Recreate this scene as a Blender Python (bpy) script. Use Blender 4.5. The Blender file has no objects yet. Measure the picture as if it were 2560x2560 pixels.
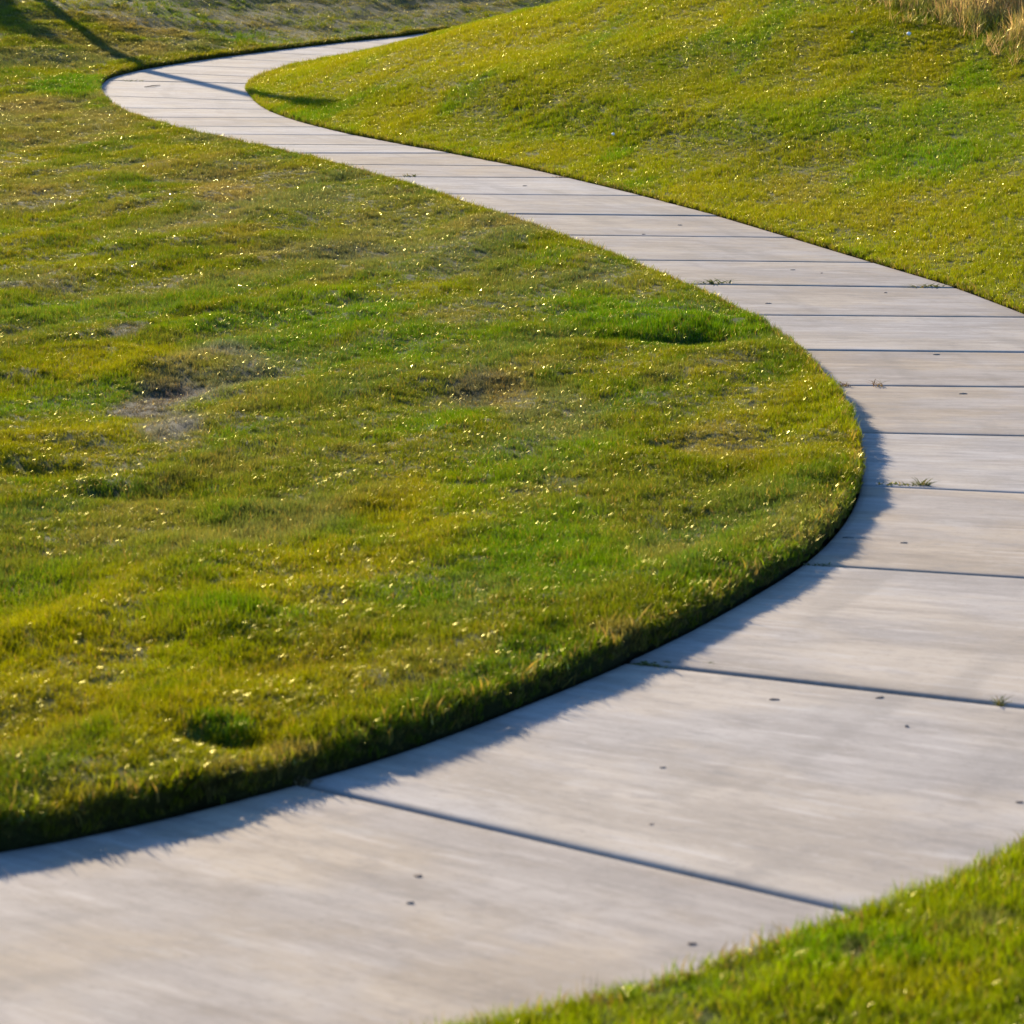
import bpy, math, random
import numpy as np
from mathutils.geometry import delaunay_2d_cdt
from mathutils import Vector

random.seed(7)
RNG = np.random.default_rng(11)
SC = bpy.context.scene
COL = SC.collection

# ------------------------------------------------------------------ camera
CAM_H = 4.0
F_PX = 3127.0                       # focal length, in pixels of a 1024 picture
PITCH = math.atan((512 + 159) / F_PX)
cam_data = bpy.data.cameras.new('camera')
cam = bpy.data.objects.new('camera', cam_data)
COL.objects.link(cam)
cam.location = (0, 0, CAM_H)
cam.rotation_euler = (math.pi / 2 - PITCH, 0, 0)
cam_data.sensor_width = 36
cam_data.lens = 36 * F_PX / 1024
cam_data.clip_start = 0.1
cam_data.clip_end = 3000
cam_data.dof.use_dof = True
cam_data.dof.focus_distance = 29
cam_data.dof.aperture_fstop = 6.5
SC.camera = cam

# ------------------------------------------------------------------ light
SUN_EL = math.radians(15.5)
SUN_AZ = math.radians(23)           # to the left of the viewing direction
sunv = Vector((-math.sin(SUN_AZ) * math.cos(SUN_EL), math.cos(SUN_AZ) * math.cos(SUN_EL), math.sin(SUN_EL)))
w = bpy.data.worlds.new('World')
SC.world = w
w.use_nodes = True
wn = w.node_tree.nodes
sky = wn.new('ShaderNodeTexSky')
sky.sky_type = 'NISHITA'
sky.sun_disc = False
sky.sun_elevation = SUN_EL
sky.sun_rotation = -SUN_AZ
sky.air_density = 1.0
sky.dust_density = 0.4
sky.ozone_density = 6.0
w.node_tree.links.new(sky.outputs[0], wn['Background'].inputs[0])
wn['Background'].inputs[1].default_value = 0.125
sl = bpy.data.lights.new('sun', 'SUN')
sl.energy = 5.0
sl.angle = math.radians(0.5)
sl.color = (1.0, 0.83, 0.60)
so = bpy.data.objects.new('sun', sl)
COL.objects.link(so)
so.rotation_euler = sunv.to_track_quat('Z', 'Y').to_euler()
so.location = (-10, 20, 30)

SC.view_settings.view_transform = 'Standard'
SC.view_settings.look = 'None'
SC.view_settings.exposure = 1.3
SC.view_settings.gamma = 1.0
SC.view_settings.use_curve_mapping = False
SC.cycles.max_bounces = 6
SC.cycles.diffuse_bounces = 3
SC.cycles.glossy_bounces = 2
SC.cycles.transmission_bounces = 4
SC.cycles.use_denoising = True

# ------------------------------------------------------------------ helpers
def smooth(a, b, x):
    t = np.clip((x - a) / (b - a), 0, 1)
    return t * t * (3 - 2 * t)

def base(y):
    """the ground falls away from the viewer and levels out some 22 m on"""
    y = np.maximum(np.asarray(y, float), -20.0)
    t = (21.0 - y) / 3.0
    return 0.082 * 3.0 * np.log1p(np.exp(np.clip(t, -30, 30)))

def ray(px, py):
    x = (px / 2.5 - 512) / F_PX
    v = -(py / 2.5 - 512) / F_PX
    c, s = math.cos(PITCH), math.sin(PITCH)
    return np.array([x, c + v * s, -s + v * c])

def ground_hit(px, py, dz=0.0):
    """world point of a picture point (2560 picture) on the path surface raised by dz"""
    d = ray(px, py)
    d = d / d[1]
    y = 10.0
    for _ in range(60):
        y = (CAM_H - (float(base(y)) + dz)) / -d[2]
    return d[0] * y, y

_LAT = {}
def vnoise(x, y, scale, seed=0):
    key = seed
    if key not in _LAT:
        _LAT[key] = np.random.default_rng(1000 + seed).random((256, 256))
    g = _LAT[key]
    x = np.asarray(x, float) / scale + 91.7
    y = np.asarray(y, float) / scale + 37.3
    xi = np.floor(x).astype(int); yi = np.floor(y).astype(int)
    fx = x - xi; fy = y - yi
    fx = fx * fx * (3 - 2 * fx); fy = fy * fy * (3 - 2 * fy)
    a = g[xi % 256, yi % 256]; b = g[(xi + 1) % 256, yi % 256]
    c = g[xi % 256, (yi + 1) % 256]; d = g[(xi + 1) % 256, (yi + 1) % 256]
    return (a * (1 - fx) + b * fx) * (1 - fy) + (c * (1 - fx) + d * fx) * fy

def fbm(x, y, scale, seed=0, octv=3):
    s = 0; a = 1; t = 0
    for k in range(octv):
        s = s + a * vnoise(x, y, scale / 2 ** k, seed + k)
        t += a; a *= 0.55
    return s / t

def resample(P, step, sm=0):
    P = np.array(P, float)
    d = np.r_[0, np.cumsum(np.hypot(*np.diff(P, axis=0).T))]
    n = max(2, int(d[-1] / step))
    s = np.linspace(0, d[-1], n)
    Q = np.c_[np.interp(s, d, P[:, 0]), np.interp(s, d, P[:, 1])]
    for _ in range(sm):
        Q[1:-1] = 0.25 * Q[:-2] + 0.5 * Q[1:-1] + 0.25 * Q[2:]
    return Q

# ------------------------------------------------------------------ path outline (metres on the ground)
G = ground_hit
LPX = [(0,2138,0),(202,2095,0),(471,2034,0),(747,1960,0),(1009,1883,0),(1300,1768,0),(1500,1686,0),(1599,1642,0),(1719,1582,0),(1829,1521,0),(1939,1455,0),(2005,1414,0),(2055,1373,0),(2112,1307,0),(2142,1252,0),(2153,1208,0.02),(2156,1165,.05),(2154,1110,.08),(2140,1055,.09),(2110,994,.09),(2060,930,.09),(1999,866,.09),(1949,826,.09),(1869,775,.09),(1789,731,.09),(1700,691,.09),(1607,650,.09),(1535,620,.09),(1444,588,.09),(1354,558,.09),(1263,527,.09),(1152,490,.09),(1043,456,.09),(953,430,.09),(862,405,.09),(754,379,.09),(645,355,.09),(549,335,.09),(459,315,.09),(381,295,.09),(324,279,.08),(285,264,.06),(258,249,.03),(247,228,0),(252,212,0),(265,200,0),(290,190,0),(350,175,0),(407,165,0),(485,153,0),(562,142,0),(729,121,0),(859,106,0),(1014,90,0),(1066,82,0)]
RPX1 = [(900,2600,.09),(1050,2553,.09),(1260,2502,.09),(1430,2474,.08),(1561,2435,.08),(1757,2375,.08),(1920,2320,.08),(2096,2262,.08),(2213,2220,.08),(2344,2178,.08),(2560,2107,.08)]
RPX2 = [(2560,783,0),(2390,718,0),(2176,654,0),(1967,591,0),(1800,541,0),(1600,487,0),(1426,445,0),(1317,420,0),(1216,400,0),(1116,381,0),(975,355,0),(859,332,0),(755,306,0),(703,289,0),(666,273.5,0),(637,253,0),(619,228,0),(615,215,0.02),(624,200,.04),(645,187,.05),(700,167,.05),(755,152,.06),(859,130,.08),(936,117,.09),(988,106,.09)]
Lp = [G(*p) for p in LPX]
R1 = [G(*p) for p in RPX1]
R2 = [G(*p) for p in RPX2]
Lraw = [(-70, -14), (-30, -5), (-14, 1.0), (-7.0, 5.0), (-3.6, 8.1)] + Lp + [(0.6, 70.5), (4.5, 74), (12, 79), (30, 88), (80, 105)]
Rraw = [(-70, -17), (-30, -8.0), (-14, -1.6), (-7, 2.6), (-3.2, 5.4), (-1.6, 6.4)] + R1 + [(3.3, 13.4), (4.2, 15.6), (4.75, 18.2), (4.95, 21.0), (4.85, 24.0)] + R2 + [(0.8, 67.3), (4.8, 71.4), (12, 76.6), (30, 85.6), (80, 102.6)]
Lc = resample(Lraw, 0.12, 12)
Rc = resample(Rraw, 0.12, 22)

def near_part(P):
    """keep the part of an outline that matters, thinned far away"""
    keep = [0]
    for i in range(1, len(P) - 1):
        r = math.hypot(P[i, 0], P[i, 1] - 38)
        st = 0.11 if r < 42 else 2.5
        if math.hypot(*(P[i] - P[keep[-1]])) >= st:
            keep.append(i)
    keep.append(len(P) - 1)
    return P[keep]
Lc = near_part(Lc)
Rc = near_part(Rc)

def sdist(P, x, y):
    """signed distance to a polyline (positive on its left, looking along it), and the outward direction"""
    A = P[:-1]; B = P[1:]; AB = B - A; L2 = (AB ** 2).sum(1)
    out = np.empty(len(x)); gx = np.empty(len(x)); gy = np.empty(len(x))
    for i0 in range(0, len(x), 20000):
        X = x[i0:i0 + 20000, None]; Y = y[i0:i0 + 20000, None]
        t = ((X - A[:, 0]) * AB[:, 0] + (Y - A[:, 1]) * AB[:, 1]) / L2
        t = np.clip(t, 0, 1)
        dx = X - A[:, 0] - t * AB[:, 0]; dy = Y - A[:, 1] - t * AB[:, 1]
        d2 = dx * dx + dy * dy
        k = d2.argmin(1); r = np.arange(len(k))
        d = np.sqrt(d2[r, k])
        sg = np.sign(AB[k, 0] * dy[r, k] - AB[k, 1] * dx[r, k])
        out[i0:i0 + 20000] = d * sg
        gx[i0:i0 + 20000] = dx[r, k] / np.maximum(d, 1e-6)
        gy[i0:i0 + 20000] = dy[r, k] / np.maximum(d, 1e-6)
    return out, gx, gy

def thin(P, st):
    keep = [0]
    for i in range(1, len(P) - 1):
        if math.hypot(*(P[i] - P[keep[-1]])) >= st:
            keep.append(i)
    keep.append(len(P) - 1)
    return P[keep]
Lt, Rt = thin(Lc, 0.3), thin(Rc, 0.3)

LIP_L = 0.105
def lip_left(y):
    return LIP_L * (1 - 0.5 * smooth(24, 30, y) * (1 - smooth(45, 50, y))) * (1 - 0.25 * smooth(48, 54, y))
def lip_right(y):
    return 0.035 - 0.012 * smooth(15, 24, y)

def lip_var(x, y):
    return 0.80 + 0.55 * fbm(x, y, 0.45, 90, 3)

# lumps and hollows of the lawns: (picture x, picture y, height m, radius x m, radius y m)
HOLLOWS = []
def lumps(x, y):
    b = (fbm(x * 1.5 - y * 0.30, y * 0.55, 1.3, 3, 3) - 0.5) * 0.15
    b = b + (vnoise(x * 1.2 - y * 0.25, y * 0.6, 0.42, 8) - 0.5) * 0.042
    b = b + (vnoise(x, y, 0.17, 9) - 0.5) * 0.014
    return b

def height_from(x, y, dL, dR):
    """height of the lawn top at points known to lie outside the path"""
    r = np.hypot(x, y - 40)
    fade = 1 - smooth(80, 130, r)
    left = dL > 0
    d = np.where(left, dL, -dR); d = np.maximum(d, 0)
    # left: a nearly level lawn, and a bank behind the far bend
    kL = 0.025 + 0.27 * smooth(44, 55, y)
    zL = kL * d * d / (d + 2.2) * smooth(0, 0.1, d)
    zL = 2.6 * (1 - np.exp(-zL / 2.6))
    # right: a grassy hill that steepens towards the far bend
    kR = 0.03 + 0.115 * smooth(15, 25, y) + 0.20 * smooth(40, 55, y)
    zR = kR * d * d / (d + 1.3)
    # a steeper band low on the hill
    bx = smooth(-3.0, -0.5, x) * (1 - smooth(4.0, 6.5, x)) * (1 - smooth(45.5, 50, y))
    zR = zR + 0.30 * smooth(1.5, 2.9, d) * bx * smooth(36, 41, y)
    zR = 4.2 * (1 - np.exp(-zR / 4.2))
    lip = np.where(left, lip_left(y), lip_right(y)) * lip_var(x, y) - np.where(left, 0.035, 0.012) * np.exp(-d / 0.07)
    lmp = lumps(x, y) * np.where(left, 1.0, 0.22) * smooth(0.0, 0.35, d)
    z = np.where(left, zL, zR) * fade + lip + lmp + base(y)
    for (hx, hy, hz, rx, ry) in HOLLOWS:
        z = z + hz * np.exp(-((x - hx) / rx) ** 2 - ((y - hy) / ry) ** 2)
    return z

def classify(x, y):
    dL, ax, ay = sdist(Lt, x, y)
    dR, bx, by = sdist(Rt, x, y)
    return dL, dR, ax, ay, bx, by

def lawn_height(x, y):
    x = np.atleast_1d(np.asarray(x, float)); y = np.atleast_1d(np.asarray(y, float))
    dL, dR, *_ = classify(x, y)
    return height_from(x, y, dL, dR), dL, dR

def lawn_hit(px, py, dz=0.0):
    """march a picture ray until it meets the lawn"""
    d = ray(px, py); d = d / d[1]
    ys = np.concatenate([np.arange(6, 30, 0.1), np.arange(30, 90, 0.15)])
    z, dL, dR = lawn_height(d[0] * ys, ys)
    z = z + dz
    rz = CAM_H + d[2] * ys
    ok = (rz < z) & ((dL > 0) | (dR < 0))
    i = int(np.argmax(ok))
    if not ok.any():
        i = len(ys) - 1
    return d[0] * ys[i], ys[i], z[i]

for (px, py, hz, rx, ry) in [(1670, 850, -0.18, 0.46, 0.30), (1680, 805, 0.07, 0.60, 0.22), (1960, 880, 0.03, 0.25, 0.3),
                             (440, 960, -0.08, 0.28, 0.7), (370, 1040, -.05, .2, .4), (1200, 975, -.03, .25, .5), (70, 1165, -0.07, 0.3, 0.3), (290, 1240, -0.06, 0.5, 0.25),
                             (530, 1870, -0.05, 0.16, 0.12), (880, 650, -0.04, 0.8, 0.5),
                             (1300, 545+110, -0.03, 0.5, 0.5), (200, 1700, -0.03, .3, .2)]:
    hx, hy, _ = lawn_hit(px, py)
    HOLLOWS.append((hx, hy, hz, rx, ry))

# ------------------------------------------------------------------ tags
def tag(o, label=None, cat=None, group=None, kind=None):
    if label: o['label'] = label
    if cat: o['category'] = cat
    if group: o['group'] = group
    if kind: o['kind'] = kind
    return o

def link(name, me, mat=None, parent=None, loc=None):
    o = bpy.data.objects.new(name, me)
    COL.objects.link(o)
    if mat is not None and not me.materials:
        me.materials.append(mat)
    if parent is not None: o.parent = parent
    if loc is not None: o.location = loc
    return o

def mesh(name, V, F, mat=None, smooth_=False):
    me = bpy.data.meshes.new(name)
    me.from_pydata([tuple(map(float, v)) for v in V], [], [tuple(map(int, f)) for f in F])
    if mat is not None: me.materials.append(mat)
    if smooth_: me.polygons.foreach_set('use_smooth', [True] * len(me.polygons))
    me.update()
    return me

# ------------------------------------------------------------------ materials
def new_mat(name):
    m = bpy.data.materials.new(name); m.use_nodes = True
    nt = m.node_tree; nt.nodes.clear()
    out = nt.nodes.new('ShaderNodeOutputMaterial')
    return m, nt, out

class N:
    """tiny wrapper to write node trees briefly"""
    def __init__(s, nt): s.nt = nt
    def __call__(s, typ, props=None, **ins):
        n = s.nt.nodes.new(typ)
        for k, v in (props or {}).items(): setattr(n, k, v)
        for k, v in ins.items():
            key = int(k[1:]) if k[0] == 'i' and k[1:].isdigit() else k.replace('_', ' ')
            sk = n.inputs[key]
            if hasattr(v, 'is_output'): s.nt.links.new(v, sk)
            else: sk.default_value = v
        return n
    def math(s, op, a, b=0.0, c=None, clamp=False):
        n = s.nt.nodes.new('ShaderNodeMath'); n.operation = op; n.use_clamp = clamp
        for i, v in enumerate([a, b] + ([c] if c is not None else [])):
            if hasattr(v, 'is_output'): s.nt.links.new(v, n.inputs[i])
            else: n.inputs[i].default_value = v
        return n.outputs[0]
    def mix(s, f, a, b, mode='MIX'):
        n = s.nt.nodes.new('ShaderNodeMix'); n.data_type = 'RGBA'; n.blend_type = mode
        for sk, v in ((n.inputs[0], f), (n.inputs[6], a), (n.inputs[7], b)):
            if hasattr(v, 'is_output'): s.nt.links.new(v, sk)
            elif isinstance(v, tuple): sk.default_value = (*v, 1)
            else: sk.default_value = v
        return n.outputs[2]
    def ramp(s, f, lo, hi, a=0.0, b=1.0):
        n = s.nt.nodes.new('ShaderNodeMapRange'); n.interpolation_type = 'SMOOTHSTEP'
        s.nt.links.new(f, n.inputs[0])
        for i, v in enumerate((lo, hi, a, b)): n.inputs[i + 1].default_value = v
        return n.outputs[0]

def concrete_material():
    m, nt, out = new_mat('broomed_concrete'); n = N(nt)
    uv = n('ShaderNodeUVMap', {'uv_map': 'slab'}).outputs[0]
    def noise(sx, sy, detail=3.0, rough=0.55, off=0.0):
        mp = n('ShaderNodeMapping', Vector=uv, Scale=(sx, sy, 1), Location=(off, off * 1.7, off))
        return n('ShaderNodeTexNoise', Vector=mp.outputs[0], Scale=1.0, Detail=detail, Roughness=rough).outputs[0]
    broad = noise(0.55, 1.3, 4, 0.6)
    hue = noise(0.8, 0.9, 4, 0.6, 41.0)
    streak = noise(1.7, 10, 5, 0.66, 3.1)
    mott = noise(3.4, 5.5, 6, 0.7, 21.0)
    fine = noise(4, 75, 3, 0.6, 7.7)
    speck = noise(55, 55, 2, 0.6, 1.3)
    blotch = noise(1.6, 3.2, 5, 0.65, 12.4)
    c = n.mix(n.ramp(broad, 0.40, 0.60), n.mix(n.ramp(hue, 0.42, 0.58), (0.268, 0.236, 0.208), (0.285, 0.234, 0.178)), n.mix(n.ramp(hue, 0.42, 0.58), (0.338, 0.300, 0.264), (0.368, 0.305, 0.232)))
    c = n.mix(n.ramp(streak, 0.45, 0.75, 0, 0.45), c, (0.172, 0.155, 0.140))
    c = n.mix(n.ramp(streak, 0.46, 0.32, 0, 0.5), c, (0.42, 0.375, 0.33))
    c = n.mix(n.ramp(blotch, 0.52, 0.66, 0, 0.45), c, (0.195, 0.160, 0.125))
    c = n.mix(n.ramp(blotch, 0.40, 0.28, 0, 0.5), c, (0.36, 0.335, 0.30))
    band = noise(2.2, 0.30, 3, 0.5, 33.0)
    c = n.mix(n.ramp(band, 0.54, 0.68, 0, 0.4), c, (0.175, 0.155, 0.135))
    grit = noise(22, 30, 4, 0.7, 5.0)
    c = n.mix(n.ramp(grit, 0.54, 0.72, 0, 0.4), c, (0.15, 0.135, 0.12))
    c = n.mix(n.ramp(grit, 0.46, 0.3, 0, 0.35), c, (0.38, 0.34, 0.30))
    c = n.mix(n.ramp(mott, 0.52, 0.68, 0, 0.38), c, (0.17, 0.155, 0.148))
    c = n.mix(n.ramp(mott, 0.46, 0.32, 0, 0.35), c, (0.34, 0.312, 0.28))
    c = n.mix(n.ramp(fine, 0.5, 0.8, 0, 0.25), c, (0.13, 0.125, 0.12))
    c = n.mix(n.ramp(speck, 0.66, 0.78, 0, 0.35), c, (0.10, 0.095, 0.09))
    at = n('ShaderNodeAttribute', {'attribute_name': 'edge_dirt'}).outputs['Fac']
    dirtn = n.math('MULTIPLY', at, n.ramp(blotch, 0.3, 0.6, 0.35, 1.0))
    c = n.mix(dirtn, c, (0.13, 0.11, 0.09))
    oi = n('ShaderNodeObjectInfo').outputs['Random']
    hsv = n('ShaderNodeHueSaturation', Color=c, Value=n.math('MULTIPLY_ADD', oi, 0.14, 0.92), Saturation=n.math('MULTIPLY_ADD', oi, -0.5, 1.15))
    hgt = n.math('ADD', n.math('MULTIPLY', fine, 0.6), n.math('ADD', n.math('MULTIPLY', speck, 0.25), n.math('MULTIPLY', streak, 0.8)))
    bp = n('ShaderNodeBump', Strength=0.35, Distance=0.004, Height=hgt)
    b = n('ShaderNodeBsdfPrincipled', Base_Color=hsv.outputs[0], Roughness=0.9, Normal=bp.outputs[0])
    b.inputs['Specular IOR Level'].default_value = 0.12
    nt.links.new(b.outputs[0], out.inputs[0])
    return m

def soil_material():
    m, nt, out = new_mat('soil_and_thatch'); n = N(nt)
    gc = n('ShaderNodeTexCoord').outputs['Object']
    at = n('ShaderNodeAttribute', {'attribute_name': 'tint'}).outputs['Color']
    n1 = n('ShaderNodeTexNoise', Vector=gc, Scale=9.0, Detail=5.0, Roughness=0.65).outputs[0]
    n2 = n('ShaderNodeTexNoise', Vector=gc, Scale=85.0, Detail=3.0, Roughness=0.6).outputs[0]
    c = n.mix(n.ramp(n1, 0.42, 0.66, 0.05, 0.55), at, (0.052, 0.046, 0.014))
    c = n.mix(n.ramp(n2, 0.5, 0.7, 0, 0.5), c, (0.075, 0.062, 0.022))
    c = n.mix(n.ramp(n2, 0.48, 0.3, 0, 0.6), c, (0.022, 0.022, 0.012))
    bp = n('ShaderNodeBump', Strength=0.9, Distance=0.02, Height=n.math('ADD', n1, n.math('MULTIPLY', n2, 0.5)))
    b = n('ShaderNodeBsdfPrincipled', Base_Color=c, Roughness=0.95, Normal=bp.outputs[0])
    b.inputs['Specular IOR Level'].default_value = 0.15
    nt.links.new(b.outputs[0], out.inputs[0])
    return m

def blade_material(name, use_tint=True, col=(0.1, 0.12, 0.03), trans=0.58, gloss=0.03, rough=0.36):
    m, nt, out = new_mat(name); n = N(nt)
    uv = n('ShaderNodeUVMap', {'uv_map': 'blade'}).outputs[0]
    sx = n('ShaderNodeSeparateXYZ', Vector=uv)
    rnd, along = sx.outputs[0], sx.outputs[1]
    if use_tint:
        base_c = n('ShaderNodeAttribute', {'attribute_name': 'tint', 'attribute_type': 'INSTANCER'}).outputs['Color']
        r2 = n('ShaderNodeAttribute', {'attribute_name': 'rnd', 'attribute_type': 'INSTANCER'}).outputs['Fac']
    else:
        base_c = n('ShaderNodeRGB').outputs[0]; base_c.node.outputs[0].default_value = (*col, 1)
        r2 = n('ShaderNodeObjectInfo').outputs['Random']
    r = n.math('FRACT', n.math('MULTIPLY_ADD', r2, 7.31, rnd))
    c = n.mix(n.ramp(r, 0.88, 0.99), base_c, (0.22, 0.17, 0.04))             # some dead straw blades
    hs = n('ShaderNodeHueSaturation', Color=c, Hue=n.math('MULTIPLY_ADD', n.math('FRACT', n.math('MULTIPLY', r, 5.3)), 0.035, 0.482),
           Value=n.math('MULTIPLY_ADD', n.math('FRACT', n.math('MULTIPLY', r, 3.7)), 0.6, 0.7)).outputs[0]
    c = n.mix(n.ramp(along, 0.0, 0.3, 0.45, 0.0), hs, (0.095, 0.090, 0.025))     # paler, strawy sheath at the base
    dif = n('ShaderNodeBsdfDiffuse', Color=c)
    tc = n('ShaderNodeHueSaturation', Color=c, Saturation=1.12, Value=1.5, Hue=0.49).outputs[0]
    tr = n('ShaderNodeBsdfTranslucent', Color=tc)
    mx = n('ShaderNodeMixShader', Fac=trans, i1=dif.outputs[0], i2=tr.outputs[0])
    dew = n('ShaderNodeAttribute', {'attribute_name': 'dew', 'attribute_type': 'INSTANCER'}).outputs['Fac']
    shiny = n.math('GREATER_THAN', n.math('FRACT', n.math('MULTIPLY', r, 11.3)), n.math('MULTIPLY_ADD', dew, -0.24, 0.97))
    gl = n('ShaderNodeBsdfGlossy', Color=(1, 0.95, 0.42, 1), Roughness=n.math('MULTIPLY_ADD', shiny, -0.16, rough))
    fr = n('ShaderNodeFresnel', IOR=1.45).outputs[0]
    gf = n.math('ADD', n.math('MULTIPLY', shiny, n.math('MULTIPLY', dew, 0.035)), n.math('MULTIPLY_ADD', fr, 0.12, gloss * 0.25))
    mx2 = n('ShaderNodeMixShader', Fac=gf, i1=mx.outputs[0], i2=gl.outputs[0])
    nt.links.new(mx2.outputs[0], out.inputs[0])
    return m

def plain(name, col, rough=0.6, metal=0.0, nscale=30, amt=0.25):
    m, nt, out = new_mat(name); n = N(nt)
    gc = n('ShaderNodeTexCoord').outputs['Object']
    t = n('ShaderNodeTexNoise', Vector=gc, Scale=float(nscale), Detail=4.0).outputs[0]
    c = n.mix(n.ramp(t, 0.35, 0.65), tuple(v * (1 - amt) for v in col), tuple(min(1, v * (1 + amt)) for v in col))
    b = n('ShaderNodeBsdfPrincipled', Base_Color=c, Roughness=rough, Metallic=metal,
          Normal=n('ShaderNodeBump', Strength=0.2, Distance=0.002, Height=t).outputs[0])
    nt.links.new(b.outputs[0], out.inputs[0])
    return m

M_CON = concrete_material()
M_SOIL = soil_material()
M_BLADE = blade_material('lawn_blades')
M_TALL = blade_material('tall_grass_blades', trans=0.55, gloss=0.05, rough=0.35)
M_WEED = blade_material('weed_blades', False, (0.075, 0.085, 0.03), 0.35, 0.05, 0.4)
M_DEAD = blade_material('dead_blades', False, (0.15, 0.105, 0.055), 0.3, 0.03, 0.5)
M_LEAF = plain('dry_leaf', (0.15, 0.105, 0.08), 0.8)
M_LEAF2 = plain('grey_leaf', (0.13, 0.12, 0.11), 0.85)
M_WHITE = plain('white_petals', (0.78, 0.78, 0.74), 0.5, amt=0.05)
M_YEL = plain('yellow_centre', (0.6, 0.42, 0.05), 0.6)
M_STEEL = plain('dark_painted_steel', (0.05, 0.05, 0.055), 0.4, 0.3)
M_BARK = plain('bark', (0.12, 0.09, 0.065), 0.9)
M_GLASS = plain('lamp_glass', (0.6, 0.6, 0.58), 0.2)
M_CLOSE = plain('tree_leaf', (0.06, 0.085, 0.025), 0.5)

# ------------------------------------------------------------------ lawn colours
def hex2(c): return np.array(c, float)
GREEN = hex2((0.060, 0.142, 0.001)); OLIVE = hex2((0.094, 0.118, 0.004)); YELG = hex2((0.185, 0.182, 0.001))
GREY = hex2((0.100, 0.115, 0.040)); STRAW = hex2((0.190, 0.155, 0.045)); SOILP = hex2((0.135, 0.125, 0.115)); DEEP = hex2((0.036, 0.082, 0.012)); SOILC = hex2((0.075, 0.060, 0.048))
# patches seen in the turf: (picture x, picture y, radius x px, radius y px, colour, strength)
PATCHPX = [
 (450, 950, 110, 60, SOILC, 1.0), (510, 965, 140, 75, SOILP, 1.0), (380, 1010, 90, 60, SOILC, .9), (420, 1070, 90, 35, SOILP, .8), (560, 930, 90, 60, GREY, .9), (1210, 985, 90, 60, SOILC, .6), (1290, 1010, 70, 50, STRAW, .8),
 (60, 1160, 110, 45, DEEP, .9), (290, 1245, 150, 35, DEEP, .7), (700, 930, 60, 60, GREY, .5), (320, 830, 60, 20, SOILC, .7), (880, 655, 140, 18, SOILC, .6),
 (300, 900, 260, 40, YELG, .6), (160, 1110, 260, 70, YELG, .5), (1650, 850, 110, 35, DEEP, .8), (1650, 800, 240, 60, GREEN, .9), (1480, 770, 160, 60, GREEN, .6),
 (830, 780, 200, 60, GREEN, .7), (1000, 850, 120, 60, GREEN, .4), (1090, 1270, 200, 120, YELG, .6), (1180, 1230, 130, 90, GREEN, .5), (700, 1330, 160, 90, GREY, .4),
 (800, 1450, 260, 120, YELG, .7), (150, 1600, 300, 200, YELG, .8), (500, 1800, 250, 100, YELG, .6), (560, 1850, 90, 35, GREEN, .9), (1380, 1050, 140, 120, GREY, .6),
 (1800, 1120, 130, 60, STRAW, .5), (1350, 1380, 200, 80, GREEN, .5), (700, 1600, 120, 60, OLIVE, .8), (1000, 1500, 150, 50, GREEN, .6), (1550, 1600, 120, 40, STRAW, .6),
 (720, 1900, 100, 25, STRAW, .7), (230, 2010, 200, 30, STRAW, .3), (180, 215, 90, 45, GREEN, 1.2), (150, 320, 260, 60, STRAW, .4), (500, 430, 260, 50, STRAW, .45),
 (100, 480, 160, 60, STRAW, .45), (620, 350, 260, 22, DEEP, .3), (560, 470, 90, 22, STRAW, .9), (80, 260, 160, 30, STRAW, .5), (360, 70, 160, 26, STRAW, .9), (900, 640, 200, 60, GREY, .6),
 (1150, 640, 160, 60, GREY, .6), (260, 120, 200, 30, STRAW, .5), (700, 110, 260, 20, GREEN, .5), (640, 60, 160, 14, STRAW, .6), (480, 45, 120, 12, GREEN, .5),
 (760, 180, 200, 40, YELG, .5), (1150, 120, 300, 80, YELG, .8), (1400, 60, 200, 50, YELG, .5), (900, 250, 300, 35, DEEP, .25), (1500, 300, 250, 60, GREEN, .4), (2350, 330, 300, 120, GREEN, .55),
 (2000, 300, 250, 60, GREEN, .5), (1900, 420, 250, 60, OLIVE, .5), (2000, 480, 140, 50, STRAW, .4), (2150, 540, 200, 40, STRAW, .3), (1650, 180, 260, 70, OLIVE, .6), (2300, 150, 160, 50, YELG, .4),
 (2400, 2350, 160, 60, GREY, .4), (2150, 2400, 250, 70, GREEN, .7), (1700, 2500, 200, 40, GREEN, .5), (2300, 2480, 250, 60, YELG, .5), (2140, 2420, 60, 20, SOILC, .9), (2480, 2330, 70, 25, SOILC, .5),
 (950, 520, 300, 60, GREY, .5), (330, 620, 200, 60, OLIVE, .5), (1550, 700, 160, 40, GREY, .5), (100, 700, 140, 30, SOILC, .4), (60, 770, 200, 30, GREEN, .4),
]
PATCHES = []
for (px, py, rx, ry, c, s) in PATCHPX:
    x0, y0, z0 = lawn_hit(px, py)
    D = y0
    wx = rx / 2.5 * D / F_PX
    ya = lawn_hit(px, py - ry * 0.5)[1]; yb = lawn_hit(px, py + ry * 0.5)[1]
    wy = max(0.12, abs(ya - yb))
    PATCHES.append((x0, y0, wx, min(wy, wx * 5), c, s))

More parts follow.
